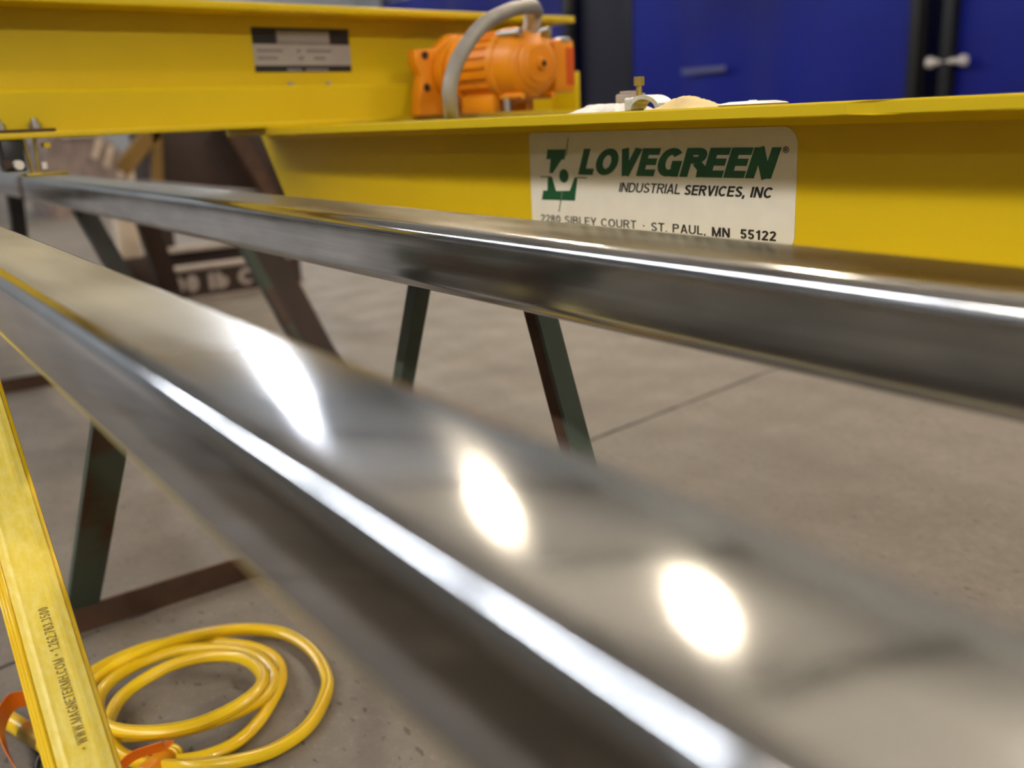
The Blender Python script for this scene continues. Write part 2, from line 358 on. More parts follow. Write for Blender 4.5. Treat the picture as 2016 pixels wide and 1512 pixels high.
# ------------------------------------------------------------------ the hall
HX0, HX1, HY0, HY1, HZ = -24., 14.5, -15., 12.5, 7.7
FY = .128   # the slab joints run a little askew to the tubes
fl = struct(MB().box(HX0, HX1, HY0, HY1, -.25, -.03).build('floor', M_joint))
slab_me = {}
ca, sa = math.cos(FY), math.sin(FY)
xs = [-27.9, -23.9, -19.9, -15.9, -11.9, -7.9, -4.62, -1.822, 1.2, 5.2, 9.2, 13.2, 17.2]
ys = [-19.5, -15.5, -11.5, -7.5, -4.5, -1.5, 3.9, 8.5, 12.5, 16.5]
for i in range(len(xs) - 1):
    for j in range(len(ys) - 1):
        x0, x1, y0, y1 = xs[i] + .006, xs[i + 1] - .006, ys[j] + .006, ys[j + 1] - .006
        # clip the turned slab to the hall
        poly = [(x0, y0), (x1, y0), (x1, y1), (x0, y1)]
        def jag(a, b, n):
            return [(a[0] + (b[0] - a[0]) * k / n + (random.uniform(-.0028, .0028) if 0 < k else 0), a[1] + (b[1] - a[1]) * k / n) for k in range(n)]
        if j == 5 and i in (6, 7):
            poly = [(x0, y0)] + jag((x1, y0), (x1, y1), 160)[0:] + [(x1, y1)] + jag((x0, y1), (x0, y0), 160)
        P = [(ca * x - sa * y, sa * x + ca * y) for x, y in poly]
        def clip(P, ax, lim, keep_less):
            out = []
            for k in range(len(P)):
                a, b = P[k], P[(k + 1) % len(P)]
                ia = (a[ax] <= lim) == keep_less; ib = (b[ax] <= lim) == keep_less
                if ia: out.append(a)
                if ia != ib:
                    t = (lim - a[ax]) / (b[ax] - a[ax]); out.append((a[0] + (b[0] - a[0]) * t, a[1] + (b[1] - a[1]) * t))
            return out
        for ax, lim, kl in ((0, HX0, False), (0, HX1, True), (1, HY0, False), (1, HY1, True)):
            P = clip(P, ax, lim, kl) if P else P
        if len(P) < 3: continue
        MB().prism(P, 2, -.03, 0).build('slab', M_conc, fl)
struct(MB().box(HX0 - .2, HX0, HY0, HY1, 0, HZ).build('wall_left', M_wall))
struct(MB().box(HX1, HX1 + .2, HY0, HY1, 0, HZ).build('wall_right', M_wall))
struct(MB().box(HX0, HX1, HY1, HY1 + .2, 0, HZ).build('wall_back', M_wall))
struct(MB().box(HX0, HX1, HY0 - .2, HY0, 0, HZ).build('wall_front', M_wall))
ce = struct(MB().box(HX0, HX1, HY0, HY1, HZ, HZ + .2).build('ceiling', M_ceiling))
for k in range(10):
    x = -22 + k * 4.0
    MB().box(x - .08, x + .08, HY0, HY1, HZ - .25, HZ).build('joist', M_joist, ce)

# lamps
lens_w = {}
H_GLASS = MB().lathe((0, 0, 0), (0, 0, 1), [(.26, .20), (.28, .30), (.30, .30), (.34, .16), (.62, .14), (.66, .05), (.67, .012), (.93, .012)], 20).mesh('housing', M_house, True)
H_DOME = MB().lathe((0, 0, 0), (0, 0, 1), [(.03, .37), (.0, .40), (.05, .41), (.22, .34), (.34, .17), (.62, .14), (.66, .05), (.67, .012), (.93, .012)], 20).mesh('housing', M_house, True)
def lens_mesh(key, col, s, glass):
    # rows over the back half have prismatic glass refractors that also glow sideways and up; the others are plain domes
    prof = [(.0, .12), (.04, .20), (.18, .23)] if glass else [(.012, .34), (.02, .36), (.03, .36)]
    return MB().lathe((0, 0, 0), (0, 0, 1), prof, 12).mesh('lens', emit('lamp_' + key, col, s))
H_STRIP = MB().prism([(-.16, .03), (.16, .03), (.10, .11), (-.10, .11)], 0, -2.0, 2.0).box(-1.5, -1.48, -.01, .01, .11, .93).box(1.48, 1.5, -.01, .01, .11, .93).mesh('housing', M_house)
def strip_lens(key, col, s):
    return MB().prism([(-.15, .03), (-.13, .0), (.13, .0), (.15, .03)], 0, -1.97, 1.97).mesh('lens', emit('lamp_' + key, col, s))
for i, (x, y, warm) in enumerate(LAMPS):
    kind = 'bowl' if y > 5 else 'dome' if x > 10 else 'strip'
    pw = LAMP_POWER[1 if x > 10 else round(y) if y > -10 else -12]
    key = '%s_%s_%d' % (kind, 'warm' if warm else 'cool', int(pw))
    col = (.88, .93, 1, 1) if not warm else (1, .85, .64, 1) if kind == 'bowl' else (1, .92, .80, 1)
    if key not in lens_w: lens_w[key] = strip_lens(key, col, pw) if kind == 'strip' else lens_mesh(key, col, pw, kind == 'bowl')
    tone = 'warm' if warm else 'cool'
    nm_, lab_, grp_ = {'bowl': ('high_bay_lamp', '%s white high-bay lamp with glowing glass bowl hanging from the ceiling', '%s high-bay lamps with glass bowls'),
                       'dome': ('high_bay_lamp', '%s white high-bay lamp with metal dome hanging from the ceiling', '%s high-bay lamps with metal domes'),
                       'strip': ('strip_light', 'long %s white strip light hanging from the hall ceiling', '%s strip lights under the ceiling')}[kind]
    e = thing(nm_, lab_ % tone, 'lamp', (x, y, LAMP_Z), group=grp_ % tone)
    for nm, me in (('housing', {'bowl': H_GLASS, 'dome': H_DOME, 'strip': H_STRIP}[kind]), ('lens', lens_w[key])):
        o = bpy.data.objects.new(nm, me); COL.objects.link(o); o.parent = e

# ------------------------------------------------------------------ steel tubes
TOP, BOT = .8342, .758
def rrect(wd, ht, r, n=8):
    out = []
    for cx, cy, a0 in ((wd - r, r, -90), (wd - r, ht - r, 0), (r, ht - r, 90), (r, r, 180)):
        out += [(cx + r * math.cos(math.radians(a0 + 90 * k / n)), cy + r * math.sin(math.radians(a0 + 90 * k / n))) for k in range(n + 1)]
    return out
def tube_obj(name, label, y0, m, x0, x1, wd=.1016, ht=TOP - BOT):
    o = rrect(wd, ht, .0155); i = [(a + .006, b + .006) for a, b in rrect(wd - .012, ht - .012, .006)]; n = len(o)
    v = []
    for x in (0, x1 - x0): v += [(x, a, b) for a, b in o] + [(x, a, b) for a, b in i]
    f = []
    for k in range(n):
        j = (k + 1) % n
        f += [(k, j, 2 * n + j, 2 * n + k), (n + k, 3 * n + k, 3 * n + j, n + j), (k, n + k, n + j, j), (2 * n + k, 2 * n + j, 3 * n + j, 3 * n + k)]
    mb = MB().add([(p[0] + x0, p[1], p[2]) for p in v], f)
    ob = mb.build(name, m, None, True); ob.location = (0, y0, BOT); return tag(ob, label, 'steel tube')
tube_obj('steel_tube', 'large bright rectangular steel tube in the foreground mirroring warm ceiling lamps', .1219, steel('steel_near', 2., .06, .13, .6), -5.6, 1.1)
tube_obj('steel_tube', 'dull grey rectangular steel tube lying in front of the yellow girder', .5674, steel('steel_far', 9., .09, .18, .12), -6.2, 1.3, .127, .080)

# ------------------------------------------------------------------ yellow girder with the sign (frame turned by GY)
GY = .084
g = thing('bridge_girder', 'yellow painted steel girder carrying the white company sign', 'girder', (-1.0, 1.07, BOT), GY)
FT, FB = .9568, .9415
def edge_flange(a0, a1, d0, d1, z0, z1):
    """flange with a slightly uneven painted front edge"""
    n = 120; v = []; f = []
    for k in range(n + 1):
        a = a0 + (a1 - a0) * k / n
        j = [random.uniform(-.0004, .0004) for _ in range(2)]
        if abs(a + .535) < .011: j = [.0035, .001]
        v += [(a, d0 + .0012, z0), (a, d0 + j[0], z0 + .0015), (a, d0 + j[0], z1 - .0018 - abs(j[1])), (a, d0 + .0016, z1), (a, d1, z1), (a, d1, z0)]
    for k in range(n):
        f += [(k * 6 + q, k * 6 + (q + 1) % 6, k * 6 + 6 + (q + 1) % 6, k * 6 + 6 + q) for q in range(6)]
    f += [(5, 4, 3, 2, 1, 0), tuple(n * 6 + q for q in range(6))]
    return MB().add(v, f)
edge_flange(-2.1, 1.6, .963, 1.177, FB, FT).build('top_flange', M_yellow, g)
MB().box(-2.1, 1.6, .963, 1.177, BOT, BOT + .014).build('bottom_flange', M_yellow, g, bevel=.0015)
MB().prism([(-2.14, FB), (1.6, FB), (1.6, BOT + .014), (-2.03, BOT + .014)], 1, 1.066, 1.074).build('web', M_yellow, g)
MB().prism([(1.066, FB), (1.066, FB - .011), (1.058, FB)], 0, -2.1, 1.6).build('weld_fillet', M_yellow, g)

sg = thing('company_sign', 'white vinyl sign with green company name stuck on the yellow girder', 'sign', (-.935, 1.066, .775), GY)
def rpoly(x0, x1, z0, z1, r, n=6):
    out = []
    for cx, cz, a0, rr in ((x1 - r, z0 + r, -90, r), (x1 - r * 1.3, z1 - r * 1.3, 0, r * 1.3), (x0 + r * .3, z1 - r * .3, 90, r * .3), (x0 + r, z0 + r, 180, r)):
        out += [(cx + rr * math.cos(math.radians(a0 + 90 * k / n)), cz + rr * math.sin(math.radians(a0 + 90 * k / n))) for k in range(n + 1)]
    return out
SD = 1.0652   # front of the vinyl
MB().prism(rpoly(-1.184, -.682, .768 + .006, .9295, .017), 1, SD, 1.066).build('backing', M_white_sign, sg)
fmap = lambda d: (lambda u, v, t: (u, d - t, v))
def lay(poly, name, m, d=SD, t=.0004): return MB().prism(poly, 1, d - t, d).build(name, m, sg)
lay([(-1.1410, .9030), (-1.0990, .9030), (-1.1020, .8880), (-1.1090, .8870), (-1.1300, .8660), (-1.1380, .8660), (-1.1340, .8880), (-1.1440, .8880)], 'emblem_upper', M_green_ink)
lay([(-1.1420, .8600), (-1.1320, .8600), (-1.1240, .8380), (-1.0920, .8390), (-1.0800, .8600), (-1.0740, .8600), (-1.0810, .8240), (-1.1580, .8230), (-1.1540, .8380), (-1.1440, .8380)], 'emblem_lower', M_green_ink)
lay([(-1.1045 + .0106 * math.cos(t * math.pi / 12), .862 + .0106 * math.sin(t * math.pi / 12)) for t in range(24)], 'emblem_dot', M_green_ink)
for a, b, wd, mm in (((-1.092, .921), (-1.0985, .893), .0010, M_grey_ink), ((-1.1085, .8385), (-1.118, .805), .0014, M_grey_ink), ((-1.159, .860), (-1.133, .860), .0012, M_grey_ink), ((-1.074, .860), (-1.053, .860), .0012, M_grey_ink)):
    dx, dz = b[0] - a[0], b[1] - a[1]; l = math.hypot(dx, dz); nx, nz = -dz / l * wd / 2 * 1.6, dx / l * wd / 2 * 1.6
    lay([(a[0] + nx, a[1] + nz), (b[0] + nx, b[1] + nz), (b[0] - nx, b[1] - nz), (a[0] - nx, a[1] - nz)], 'emblem_crosshair', mm, SD - .0004, .0002)
textmesh('LOVEGREEN', fmap(SD), -1.072, -.705, .8645, .0395, M_green_ink, '', .25, .24, gap=.035).build('company_name', M_green_ink, sg)
textmesh('INDUSTRIAL', fmap(SD), -.986, -.869, .8405, .0138, M_black_ink, '', .2, .13).build('lettering', M_black_ink, sg)
textmesh('SERVICES, INC', fmap(SD), -.861, -.716, .8398, .0138, M_black_ink, '', .2, .17).build('lettering', M_black_ink, sg)
textmesh('2280 SIBLEY COURT', fmap(SD), -1.162, -.952, .7865, .0125, M_black_ink, '', 0, .12, gap=.16).build('lettering', M_black_ink, sg)
lay([(-.937 + .0013 * math.cos(t * math.pi / 6), .792 + .0013 * math.sin(t * math.pi / 6)) for t in range(12)], 'middle_dot', M_black_ink)
textmesh('ST. PAUL,', fmap(SD), -.922, -.823, .7855, .0125, M_black_ink, '', 0, .13, gap=.16).build('lettering', M_black_ink, sg)
textmesh('MN  55122', fmap(SD), -.812, -.709, .7845, .0128, M_black_ink, '', 0, .17, gap=.13).build('lettering', M_black_ink, sg)
ring = [(math.cos(t * math.pi / 12), math.sin(t * math.pi / 12)) for t in range(24)]
rv = [(-.6985 + c * r, SD - t, .901 + s_ * r) for t in (0, .0004) for r in (.0042, .0035) for c, s_ in ring]
rf = []
for k in range(24):
    j = (k + 1) % 24; rf += [(k, j, 24 + j, 24 + k), (48 + k, 72 + k, 72 + j, 48 + j), (k, 48 + k, 48 + j, j), (24 + k, 24 + j, 72 + j, 72 + k)]
MB().add(rv, rf).build('registered_ring', M_black_ink, sg)
textmesh('R', fmap(SD), -.7002, -.6967, .8988, .0044, M_black_ink, '').build('registered_letter', M_black_ink, sg)

# things lying on the top flange
def lump(name, label, cat, a0, a1, d0, d1, zt, m, seed, prof=None, nx=22, ny=10):
    """crumpled low heap resting on the flange"""
    rd = random.Random(seed); e0 = ((a0 + a1) / 2, (d0 + d1) / 2, FT); v = []; f = []
    for i in range(nx + 1):
        for j in range(ny + 1):
            u, q = i / nx, j / ny; edge = max(0, min(u, 1 - u, q, 1 - q)) ; e = min(1, edge * 4.5)
            h = (prof(u) if prof else 1) * e * (.75 + .35 * rd.random())
            v.append((a0 + (a1 - a0) * u, d0 + (d1 - d0) * q, FT + .0005 + zt * h))
    nb = len(v)
    for i in range(nx + 1):
        for j in range(ny + 1): v.append((a0 + (a1 - a0) * i / nx, d0 + (d1 - d0) * j / ny, FT))
    idx = lambda i, j: i * (ny + 1) + j
    for i in range(nx):
        for j in range(ny):
            f.append((idx(i, j), idx(i + 1, j), idx(i + 1, j + 1), idx(i, j + 1)))
            f.append(tuple(nb + k for k in (idx(i, j), idx(i, j + 1), idx(i + 1, j + 1), idx(i + 1, j))))
    for i in range(nx):
        for j in (0, ny): f.append((idx(i, j), nb + idx(i, j), nb + idx(i + 1, j), idx(i + 1, j)))
    for j in range(ny):
        for i in (0, nx): f.append((idx(i, j), idx(i, j + 1), nb + idx(i, j + 1), nb + idx(i, j)))
    ob = MB().add(v, f).build(name, m, None, True, origin=e0); ob.location = Matrix.Rotation(GY, 3, 'Z') @ Vector(e0); ob.rotation_euler = (0, 0, GY)
    return tag(ob, label, cat)
lump('rag', 'crumpled white rag lying on the girder left of the pipe fitting', 'rag', -1.045, -.948, 1.02, 1.11, .0105, M_whitewrap, 3)
lump('paper_sheet', 'buckled tan paper lying on the girder above the sign', 'paper', -.888, -.800, 1.02, 1.09, .012, M_tan, 5, lambda u: .35 + .9 * math.exp(-((u - .45) / .28) ** 2))
pl = thing('plastic_disc', 'pale shallow plastic disc lying beside the tan paper on the girder', 'disc', (-.775, 1.10, FT), GY)
MB().lathe((-.775, 1.10, FT), (0, 0, 1), [(0, .044), (.002, .047), (.0035, .043), (.0055, .03), (.006, .004)], 28).build('lid', M_pale, pl, True)
MB().lathe((-.775, 1.10, FT + .006), (0, 0, 1), [(0, .006), (.001, .005)], 16).build('centre_button', M_pale, pl, True)
pf = thing('pipe_clamp', 'galvanised pipe clamp with upright bolt standing on the girder', 'pipe clamp', (-.918, 1.05, FT), GY)
# curved saddle, open toward the camera
n = 14; v = []; f = []
for k in range(n + 1):
    t = math.radians(8 + 164 * k / n)
    for r in (.017, .0235):
        for dd in (1.035, 1.068):
            v.append((-.913 + r * 1.05 * math.cos(t) * (1.15 if t < 1.57 else 1), dd + .004 * math.cos(t), FT + .0005 + r * math.sin(t) * .86))
for k in range(n):
    b = k * 4; c = b + 4
    f += [(b, c, c + 1, b + 1), (b + 2, b + 3, c + 3, c + 2), (b, b + 2, c + 2, c), (b + 1, c + 1, c + 3, b + 3)]
f += [(0, 1, 3, 2), (n * 4, n * 4 + 2, n * 4 + 3, n * 4 + 1)]
MB().add(v, f).build('saddle', M_galv, pf, True)
MB().box(-.947, -.934, 1.036, 1.066, FT, FT + .018).build('lug', M_galv, pf, bevel=.002)
MB().cyl((-.931, 1.05, FT + .012), (-.931, 1.05, FT + .040), .0042, n=12).build('bolt_shank', M_brass, pf, True)
MB().cyl((-.931, 1.05, FT + .034), (-.931, 1.05, FT + .046), .0075, n=6).build('bolt_head', M_brass, pf)
MB().cyl((-.884, 1.045, FT), (-.884, 1.045, FT + .009), .006, n=6).build('hex_nut', M_galv, pf)
sb = thing('steel_block', 'small grey-brown block standing on the girder beside the end beam', 'block', (-1.03, 1.15, FT), GY)
MB().box(-1.052, -1.018, 1.13, 1.165, FT, FT + .026).build('body', M_beamgrey, sb, bevel=.003)
MB().box(-1.047, -1.023, 1.135, 1.16, FT + .026, FT + .030).build('cap', M_beamgrey, sb, bevel=.001)

# ------------------------------------------------------------------ end beam across the girder (same frame)
et = thing('end_beam', 'yellow steel end beam resting crosswise on the girder behind the tubes', 'beam', (-2.0, 1.05, FT), GY)
ZB, ZT = FT, 1.206
D0, D1 = .20, 1.89
MB().box(-2.1, -1.9, D0, D1, ZB, ZB + .011).build('bottom_flange', M_yellow, et, bevel=.002)
MB().box(-2.1, -1.9, D0, D1, ZT - .016, ZT).build('top_flange', M_yellow, et, bevel=.003)
MB().box(-2.006, -1.994, D0, D1, ZB + .011, ZT - .016).build('web', M_yellow, et)
MB().prism([(-1.994, 1.044), (-1.942, 1.044), (-1.936, 1.038), (-1.936, ZB + .011), (-1.942, ZB + .011), (-1.942, 1.037), (-1.994, 1.037)], 1, D0, 1.365).build('channel', M_yellow, et)
MB().box(-2.1, -1.9, D1 - .002, D1 + .012, ZB, 1.067).build('end_plate', M_yellow, et, bevel=.002)
for d in (1.065, 1.16):
    MB().cyl((-1.965, d, 1.044), (-1.965, d, 1.051), .008, n=6).build('hex_bolt', M_zinc, et)
for k, d in enumerate((.452, .513)):
    p_ = MB().box(-1.955, -1.905, d - .030, d + .030, ZB + .011, ZB + .017).build('clamp_plate', M_rust, et, bevel=.001)
    sub(p_, et, MB().cyl((-1.925, d, ZB + .017), (-1.925, d, ZB + .036), .0062, n=8), 'stud', M_zinc)
    sub(p_, et, MB().cyl((-1.925, d, ZB + .017), (-1.925, d, ZB + .027), .0105, n=6), 'nut', M_zinc)

# hanger under the end beam
hg = thing('rail_hanger', 'rod hanger with black roller under the end beam at the far left', 'hanger', (-1.93, .49, .89), GY)
MB().cyl((-1.92, .487, ZB), (-1.92, .494, .896), .0036, n=10).build('rod', M_brass, hg, True)
MB().cyl((-1.92, .507, ZB), (-1.92, .505, .896), .0036, n=10).build('rod', M_brass, hg, True)
MB().box(-1.94, -1.90, .478, .552, .889, .896).build('foot_plate', M_brass, hg, bevel=.001)
MB().box(-1.945, -1.905, .446, .482, .900, ZB).build('roller_bracket', M_black, hg, bevel=.003)
MB().cyl((-1.905, .466, .912), (-1.888, .466, .912), .0085, n=14).build('roller_pin', M_pale, hg, True)
MB().cyl((-1.905, .448, .914), (-1.893, .448, .914), .008, n=14).build('roller', M_trestle, hg, True)
MB().box(-1.935, -1.91, .519, .530, .940, .949).build('tab', M_yellow, hg)
MB().cyl((-1.915, .515, .902), (-1.915, .515, .914), .005, n=10).build('pin_cap', M_pale, hg, True)

# capacity label on the end beam
lb = thing('capacity_label', 'black and grey capacity label on the web of the yellow end beam', 'label', (-1.994, 1.1, 1.076), GY)
LX = -1.994
lq = lambda y0, y1, z0, z1, t0, t1, nm, m: MB().box(LX + t0, LX + t1, y0, y1, z0, z1).build(nm, m, lb)
lq(.998, 1.242, 1.0745, 1.168, 0, .0008, 'backing', M_black_ink)
lq(.998, 1.242, 1.0885, 1.1335, .0008, .0012, 'grey_panel', M_label_grey)
lq(1.056, 1.190, 1.1345, 1.162, .0008, .0012, 'serial_panel', M_label_dark)
for k in range(13):
    y = 1.062 + k * .0098
    lq(y, y + .0055, 1.139, 1.158, .0012, .0016, 'printed_bar', M_label_grey)
for y0, y1, z in ((1.006, 1.068, 1.116), (1.103, 1.112, 1.116), (1.128, 1.192, 1.116), (1.006, 1.055, 1.1005), (1.106, 1.119, 1.1005), (1.145, 1.175, 1.1005)):
    lq(y0, y1, z, z + .007, .0012, .0016, 'printed_line', M_label_dark)
for y0, y1 in ((1.075, 1.112), (1.122, 1.18)):
    lq(y0, y1, 1.0765, 1.082, .0008, .0012, 'footer_line', M_label_dark)

# ------------------------------------------------------------------ gear motor on the end beam
mo = thing('gear_motor', 'orange electric gear motor mounted on the yellow end beam', 'motor', (-1.7, 1.45, ZB + .011), GY)
MD, MZ = 1.452, 1.064
# bracket with ears
MB().prism([(1.335, .968), (1.345, 1.035), (1.352, 1.06), (1.336, 1.085), (1.336, 1.115), (1.40, 1.118), (1.44, 1.15), (1.50, 1.15), (1.54, 1.09), (1.54, .968)], 0, -1.90, -1.865).build('mounting_bracket', M_orange, mo, bevel=.004)
for z in (1.102, 1.031):
    MB().cyl((-1.868, 1.362, z), (-1.862, 1.362, z), .009, n=14).build('bolt_hole', M_black, mo)
body = MB().lathe((-1.865, MD, MZ), (1, 0, 0), [(0, .070), (.02, .078), (.045, .078), (.047, .070), (.065, .070), (.067, .082), (.085, .082), (.087, .073), (.20, .073), (.202, .081), (.222, .081), (.225, .076), (.262, .073), (.276, .066), (.282, .056)], 40).build('motor_body', M_orange, mo, True)
sub(body, mo, MB().lathe((-1.585, MD, MZ), (1, 0, 0), [(0, .054), (.006, .054), (.010, .048), (.012, .040), (.016, .038), (.018, .014), (.026, .012), (.027, .007)], 32), 'end_cap', M_orange, smooth_=True)
sub(body, mo, MB().cyl((-1.558, MD, MZ), (-1.555, MD, MZ), .006, n=14), 'shaft_hole', M_black)
# cooling fins along the stator
for k in range(22):
    t = 2 * math.pi * k / 22
    c, s_ = math.cos(t), math.sin(t); q = []
    for da in (-.022, .022):
        for r in (.070, .0785): q.append((MD + r * math.cos(t + da), MZ + r * math.sin(t + da)))
    MB().prism([q[0], q[1], q[3], q[2]], 0, -1.775, -1.67).build('fin', M_orange, mo)
for k, (t, mm) in enumerate(((125, M_zinc), (60, M_zinc), (-55, M_orange), (-125, M_orange))):
    c, s_ = math.cos(math.radians(t)), math.sin(math.radians(t))
    MB().cyl((-1.65, MD + .079 * c, MZ + .079 * s_), (-1.578, MD + .079 * c, MZ + .079 * s_), .0072, n=10).build('tie_bolt', mm, mo, True)
tb = MB().box(-1.72, -1.60, 1.525, 1.585, 1.005, 1.118).build('terminal_box', M_orange, mo, bevel=.006)
sub(tb, mo, MB().box(-1.715, -1.605, 1.583, 1.590, 1.010, 1.113), 'box_cover', M_orange, bevel=.003)
sub(tb, mo, MB().box(-1.62, -1.598, 1.545, 1.575, 1.112, 1.122), 'bright_clip', M_zinc, bevel=.003)
sub(tb, mo, MB().box(-1.602, -1.598, 1.56, 1.583, 1.02, 1.10), 'red_sticker', mat('red_sticker', (.60, .09, .01, 1), None, .4))
for d in (1.40, 1.50):
    MB().box(-1.77, -1.66, d - .012, d + .012, ZB + .011, MZ - .06).build('foot', M_orange, mo, bevel=.002)
MB().cyl((-1.63, 1.405, ZB + .011), (-1.63, 1.405, ZB + .04), .008, n=10).build('levelling_stud', M_zinc, mo, True)

# conduit from the motor down to the girder flange
cd = thing('flexible_conduit', 'grey flexible conduit arching over the orange motor', 'conduit', (-1.5, 1.159, FT), GY)
MB().tube([(-1.56, 1.438, 1.166), (-1.535, 1.405, 1.172), (-1.52, 1.365, 1.169), (-1.5, 1.306, 1.158), (-1.48, 1.222, 1.127), (-1.46, 1.147, 1.07), (-1.45, 1.112, 1.016), (-1.46, 1.119, .980), (-1.5, 1.150, FT)], .0142, n=16, sub=8).build('hose', M_conduit, cd, True)
MB().tube([(-1.54, 1.392, 1.173), (-1.56, 1.428, 1.171), (-1.59, 1.452, 1.150), (-1.61, 1.462, 1.128)], .0185, n=14, sub=6).build('taped_elbow', M_whitewrap, cd, True)
MB().cyl((-1.615, 1.463, 1.134), (-1.62, 1.463, 1.12), .024, n=6).build('gland_nut', M_zinc, cd)

# ------------------------------------------------------------------ trestles
def aleg(t, foot, top, k=1., ka=None, m=None, mf=None):
    """angle-iron leg: one flange faces the open side (+x), the other the tubes' near side (-y)"""
    ka = k if ka is None else ka
    f_ = Vector(foot); t_ = Vector(top)
    def bar(prof):
        n = len(prof); v = [f_ + Vector((a, b, 0)) for a, b in prof] + [t_ + Vector((a, b, 0)) for a, b in prof]
        return MB().add(v, [tuple(range(n))[::-1], tuple(range(n, 2 * n))] + [(i, (i + 1) % n, n + (i + 1) % n, n + i) for i in range(n)])
    w1, w2 = .055 * k, .055 * ka
    leg = bar([(0, 0), (0, w1), (-.008, w1), (-.008, 0)]).build('leg', m, t)
    sub(leg, t, bar([(-.008, 0), (-.008, .008), (-w2, .008), (-w2, 0)]), 'leg_flange', mf or m)
def trestle(label, o, legs, plates, rails, m=M_trestle, mr=M_rust):
    t = thing('trestle', label, 'trestle', o)
    for l in legs: aleg(t, l[0], l[1], *(l[2:] if len(l) > 2 else (1., 1., m, m)))
    for p in plates: MB().box(*p).build('top_plate', m, t, bevel=.002)
    for x, y0, y1, z in rails:
        MB().prism([(x - .045, z), (x, z), (x, z + .055), (x - .008, z + .055), (x - .008, z + .008), (x - .045, z + .008)], 1, y0, y1).build('foot_rail', mr, t)
    return t
trestle('green steel trestle with splayed angle-iron legs under the near end of both tubes', (-1.3, .55, 0),
        [((-1.925, .235, 0), (-1.40, .300, .70), 1.1, .45, M_trestle, M_green), ((-.75, .76, 0), (-1.14, .22, .70), 1., 1., M_trestle, M_trestle),
         ((-1.70, .80, 0), (-1.362, .80, .746), .55, .55, M_green, M_green), ((-.79, .80, 0), (-1.075, .80, .746), .62, .62, M_green, M_rust)],
        [(-1.50, -1.10, .17, .32, .70, .758), (-1.47, -1.02, .655, 1.16, .746, .758), (-1.44, -1.05, .84, 1.14, .69, .746)],
        [(-1.885, .22, .86, .0), (-.70, .70, .86, .0)])
trestle('wide dark trestle standing farther back under both tubes', (-3.5, .6, 0),
        [((-2.90, .86, 0), (-3.33, .66, .746), 1.1, 1.1, M_black, M_trestle), ((-4.95, .68, 0), (-4.62, .67, .746), 1.1, 1.1, M_black, M_trestle), ((-4.75, .24, 0), (-4.58, .30, .70)), ((-4.17, .24, 0), (-4.35, .30, .70))],
        [(-4.72, -3.28, .662, .71, .738, .758), (-4.65, -4.3, .17, .34, .70, .758)],
        [(-4.05, .2, .75, .0)])
bs = thing('heavy_stand', 'heavy rust-brown steel stand behind the grey tube with a thick splayed leg', 'stand', (-3.5, 1.4, 0))
HP = [(.0, .0), (-.06, 0), (-.06, .10), (0, .10)]
def hleg(foot, top, nm='leg', m=M_darkrust):
    f_ = Vector(foot); t_ = Vector(top); v = [f_ + Vector((a, b, 0)) for a, b in HP] + [t_ + Vector((a, b, 0)) for a, b in HP]
    o = MB().add(v, [(3, 2, 1, 0), (4, 5, 6, 7)] + [(i, (i + 1) % 4, 4 + (i + 1) % 4, 4 + i) for i in range(4)]).build(nm, m, bs); return o
for fx, fy, tx, ty in ((-3.03, 1.37, -3.33, 1.16), (-4.95, 1.37, -4.65, 1.16)):
    hleg((fx, fy, 0), (tx, ty, .74)); 
for fx, fy, tx, ty in ((-3.03, 1.37, -3.33, 1.16),):
    v0 = Vector((fx + .002, fy - .035, 0)); v1 = Vector((tx + .002, ty - .035, .74))
    MB().add([v0, v0 + Vector((-.05, 0, 0)), v0 + Vector((-.05, .034, 0)), v0 + Vector((0, .034, 0)), v1, v1 + Vector((-.05, 0, 0)), v1 + Vector((-.05, .034, 0)), v1 + Vector((0, .034, 0))],
             [(3, 2, 1, 0), (4, 5, 6, 7), (0, 1, 5, 4), (1, 2, 6, 5), (2, 3, 7, 6), (3, 0, 4, 7)]).build('leg_flange', M_trestle, bs)
MB().box(-4.75, -3.3, 1.13, 1.28, .70, .745).build('top_beam', M_darkrust, bs, bevel=.003)

# ------------------------------------------------------------------ things on the floor behind
def ibeam(label, x, y0, y1, h, wd, name='lifting_beam'):
    t = thing(name, label, 'beam', (x, (y0 + y1) / 2, 0))
    MB().box(x - wd, x, y0, y1, 0, .022).build('bottom_flange', M_beamgrey, t, bevel=.003)
    MB().box(x - wd, x, y0, y1, h - .022, h).build('top_flange', M_beamgrey, t, bevel=.003)
    MB().box(x - wd / 2 - .01, x - wd / 2 + .01 if name != 'lifting_beam' else x - .008, y0, y1, .022, h - .022).build('web', M_darkrust, t)
    return t
lt = ibeam('brown lifting beam lettered with its pound rating lying on the floor', -5.5, 1.25, 2.35, .20, .12)
textmesh('00 lb C', lambda u, v, t: (-5.508 + t, u, v), 1.555, 2.035, .055, .098, M_letter, '', 0, .24, thick=.003).build('lettering', M_letter, lt)
ibeam('plain brown steel beam lying on the floor behind the lettered one', -6.05, 1.45, 2.45, .245, .16, 'floor_beam')
pb = thing('post_block', 'short tan wooden post standing on a brown block on the floor', 'post', (-5.2, 1.33, 0))
MB().box(-5.30, -5.14, 1.22, 1.44, 0, .33).build('block', M_darkrust, pb, bevel=.006)
MB().box(-5.28, -5.18, 1.23, 1.33, .33, .60).build('post', M_slat, pb, bevel=.004)
bn = thing('steel_bench', 'dark brown steel bench with shade-darkened yellow brace seen under the end beam', 'bench', (-6.5, 2.2, 0))
MB().box(-6.9, -6.5, 1.80, 2.75, .47, 1.02).build('body', M_darkrust, bn, bevel=.01)
